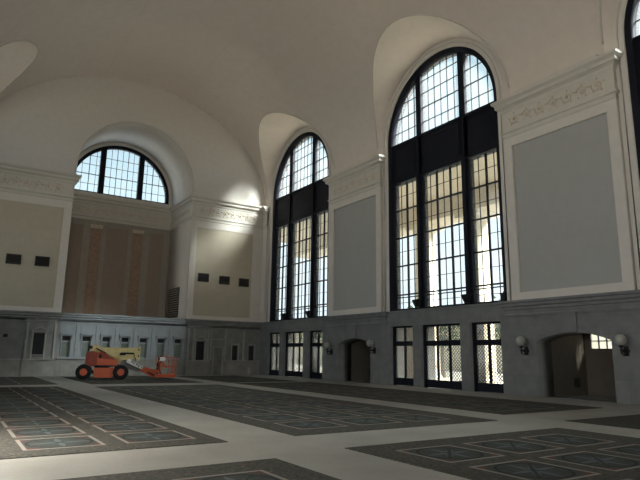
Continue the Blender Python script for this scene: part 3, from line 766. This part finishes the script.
# ---------------- outside: portico and plaza
bm = B(); box(bm, 4.2, 70, -110, 60, -.5, -.1); tag(link('plaza_ground', bm, 'plaza'), kind='structure')
bm = B(); box(bm, -160, -WX-1, -160, 100, -.5, -.1); tag(link('forecourt_ground', bm, 'forecourt'), kind='structure')
bm = B(); box(bm, .9, 8.6, -60, 6, 12.3, 13.2); box(bm, 6.3, 8.4, -60, 6, 11.0, 12.3)
tag(link('portico_roof', bm, 'ext_ceil'), kind='structure')
first_c = None; k = 0
for c in BAYS:
    for dy in (4.9, 0, -4.9):
        y = c+dy-1.2
        if first_c is None:
            r = empty('stone_column', (7.3, y, -.1)); first_c = r
            b = B(); cyl(b, (0, 0, .5), (0, 0, 10.4), .85, .72, n=40); link('column_shaft', b, 'ext_col', r, False)
            b = B(); box(b, -1.05, 1.05, -1.05, 1.05, 0, .25); cyl(b, (0, 0, .25), (0, 0, .5), .98, .88, n=40); link('column_base', b, 'ext_col', r)
            b = B(); cyl(b, (0, 0, 10.4), (0, 0, 10.8), .74, .95, n=40); box(b, -1.0, 1.0, -1.0, 1.0, 10.8, 11.1); link('column_capital', b, 'ext_col', r)
        else:
            r = copy_tree(first_c); r.location = (7.3, y, -.1)
        k += 1
        tag(r, 'pale stone portico column outside, seen through the tall windows and their doors', 'column', 'portico columns outside')
def tree(x, y, h, label):
    r = empty('tree', (x, y, -.1), label=label, cat='tree', group='trees beyond the portico')
    b = B(); cyl(b, (0, 0, 0), (.1, .1, h*.55), .2, .1, n=10); cyl(b, (.05, .05, h*.35), (.8, .4, h*.65), .08, .04, n=8); cyl(b, (.05, .05, h*.4), (-.7, -.5, h*.7), .08, .04, n=8); link('trunk', b, 'bark', r)
    b = B(); rnd = random.Random(int(y*10))
    for i in range(700):
        v = Vector((rnd.gauss(0, 1), rnd.gauss(0, 1), rnd.gauss(0, 1))).normalized()*rnd.uniform(.5, 1)
        p = Vector((v.x*h*.3, v.y*h*.3, h*.68+v.z*h*.32)); s = rnd.uniform(.12, .26)
        q = Matrix.Rotation(rnd.uniform(0, PI), 3, Vector((rnd.random(), rnd.random(), rnd.random()+.1)).normalized())
        vs = [b.verts.new(p+q @ Vector(a)*s) for a in ((-1, 0, 0), (0, -.5, .1), (1, 0, 0), (0, .5, .1))]; b.faces.new(vs)
    link('crown', b, 'leaf', r)
for i, (x, y, h) in enumerate(((13.5, -6.8, 6), (15, -2.5, 6.5), (13.5, -11.5, 6.5), (16, 5, 6), (17, 14, 6), (19, 22, 7))):
    tree(x, y, h, 'green leafy tree out past the portico, glimpsed through the door glass')
bm = B(); box(bm, 34, 44, -60, 60, -.1, 5.5); box(bm, 33.7, 44, -60, 60, 5.5, 6.0)
bd = tag(link('building', bm, 'ext_col', origin=(38, 0, 0)), 'low pale building across the plaza, faint through the door glass', 'building')
# ---------------- light
sun = bpy.data.lights.new('sun', 'SUN'); sun.energy = 38.0; sun.angle = math.radians(18); sun.color = (1, .95, .86)
so = bpy.data.objects.new('sun', sun); COL.objects.link(so)
az, el = math.radians(-30), math.radians(32)
dirv = Vector((math.sin(az)*math.cos(el), math.cos(az)*math.cos(el), -math.sin(el)))
so.rotation_euler = dirv.to_track_quat('-Z', 'Y').to_euler(); so.location = (10, -20, 40)
w = bpy.data.worlds.new('sky'); sc.world = w; w.use_nodes = True
N, L = w.node_tree.nodes, w.node_tree.links; bg = N['Background']
tc = N.new('ShaderNodeTexCoord'); sx = N.new('ShaderNodeSeparateXYZ'); L.new(tc.outputs['Generated'], sx.inputs[0])
ns = N.new('ShaderNodeTexNoise'); ns.inputs['Scale'].default_value = 2.5; ns.inputs['Detail'].default_value = 6; L.new(tc.outputs['Generated'], ns.inputs['Vector'])
ad = N.new('ShaderNodeMath'); ad.operation = 'ADD'; L.new(sx.outputs['Z'], ad.inputs[0])
mu = N.new('ShaderNodeMath'); mu.operation = 'MULTIPLY_ADD'; mu.inputs[1].default_value = -.16; mu.inputs[2].default_value = .08; L.new(ns.outputs['Fac'], mu.inputs[0]); L.new(mu.outputs[0], ad.inputs[1])
cr = N.new('ShaderNodeValToRGB'); cr.color_ramp.elements[0].color = (.93, .97, 1, 1); cr.color_ramp.elements[0].position = .18
cr.color_ramp.elements[1].color = (.70, .90, 1.0, 1); cr.color_ramp.elements[1].position = .36
L.new(ad.outputs[0], cr.inputs['Fac']); L.new(cr.outputs[0], bg.inputs['Color']); mr = N.new('ShaderNodeMapRange'); mr.inputs['From Min'].default_value = .1; mr.inputs['From Max'].default_value = -.75
mr.inputs['To Min'].default_value = 1.0; mr.inputs['To Max'].default_value = 1.8     # sky made brighter on the unseen side, added light through those windows
L.new(sx.outputs['X'], mr.inputs['Value']); hz = N.new('ShaderNodeMapRange'); hz.inputs['From Min'].default_value = .22; hz.inputs['From Max'].default_value = .36; hz.inputs['To Min'].default_value = 1.5; hz.inputs['To Max'].default_value = 1.0   # bright haze low in the sky
L.new(sx.outputs['Z'], hz.inputs['Value']); mm = N.new('ShaderNodeMath'); mm.operation = 'MULTIPLY'
L.new(hz.outputs['Result'], mm.inputs[0]); L.new(mr.outputs['Result'], mm.inputs[1]); L.new(mm.outputs[0], bg.inputs['Strength'])
# ---------------- camera
cam = bpy.data.cameras.new('camera'); co = bpy.data.objects.new('camera', cam); COL.objects.link(co); sc.camera = co
cam.sensor_width = 36; cam.sensor_fit = 'HORIZONTAL'; cam.lens = 561.413*36/640; cam.clip_end = 300; cam.clip_start = .05
yw, pt, rr = math.radians(33.163), math.radians(11.566), math.radians(.836)
F = Vector((math.sin(yw)*math.cos(pt), math.cos(yw)*math.cos(pt), math.sin(pt))); R = Vector((math.cos(yw), -math.sin(yw), 0)); U = R.cross(F)
R2 = R*math.cos(rr)+U*math.sin(rr); U2 = -R*math.sin(rr)+U*math.cos(rr)
mw = Matrix((R2, U2, -F)).transposed().to_4x4(); mw.translation = (-21.28, -41.065, 1.6); co.matrix_world = mw
vs_ = sc.view_settings; vs_.view_transform = 'Standard'; vs_.look = 'None'; vs_.gamma = 1; vs_.use_curve_mapping = False; vs_.exposure = -.12
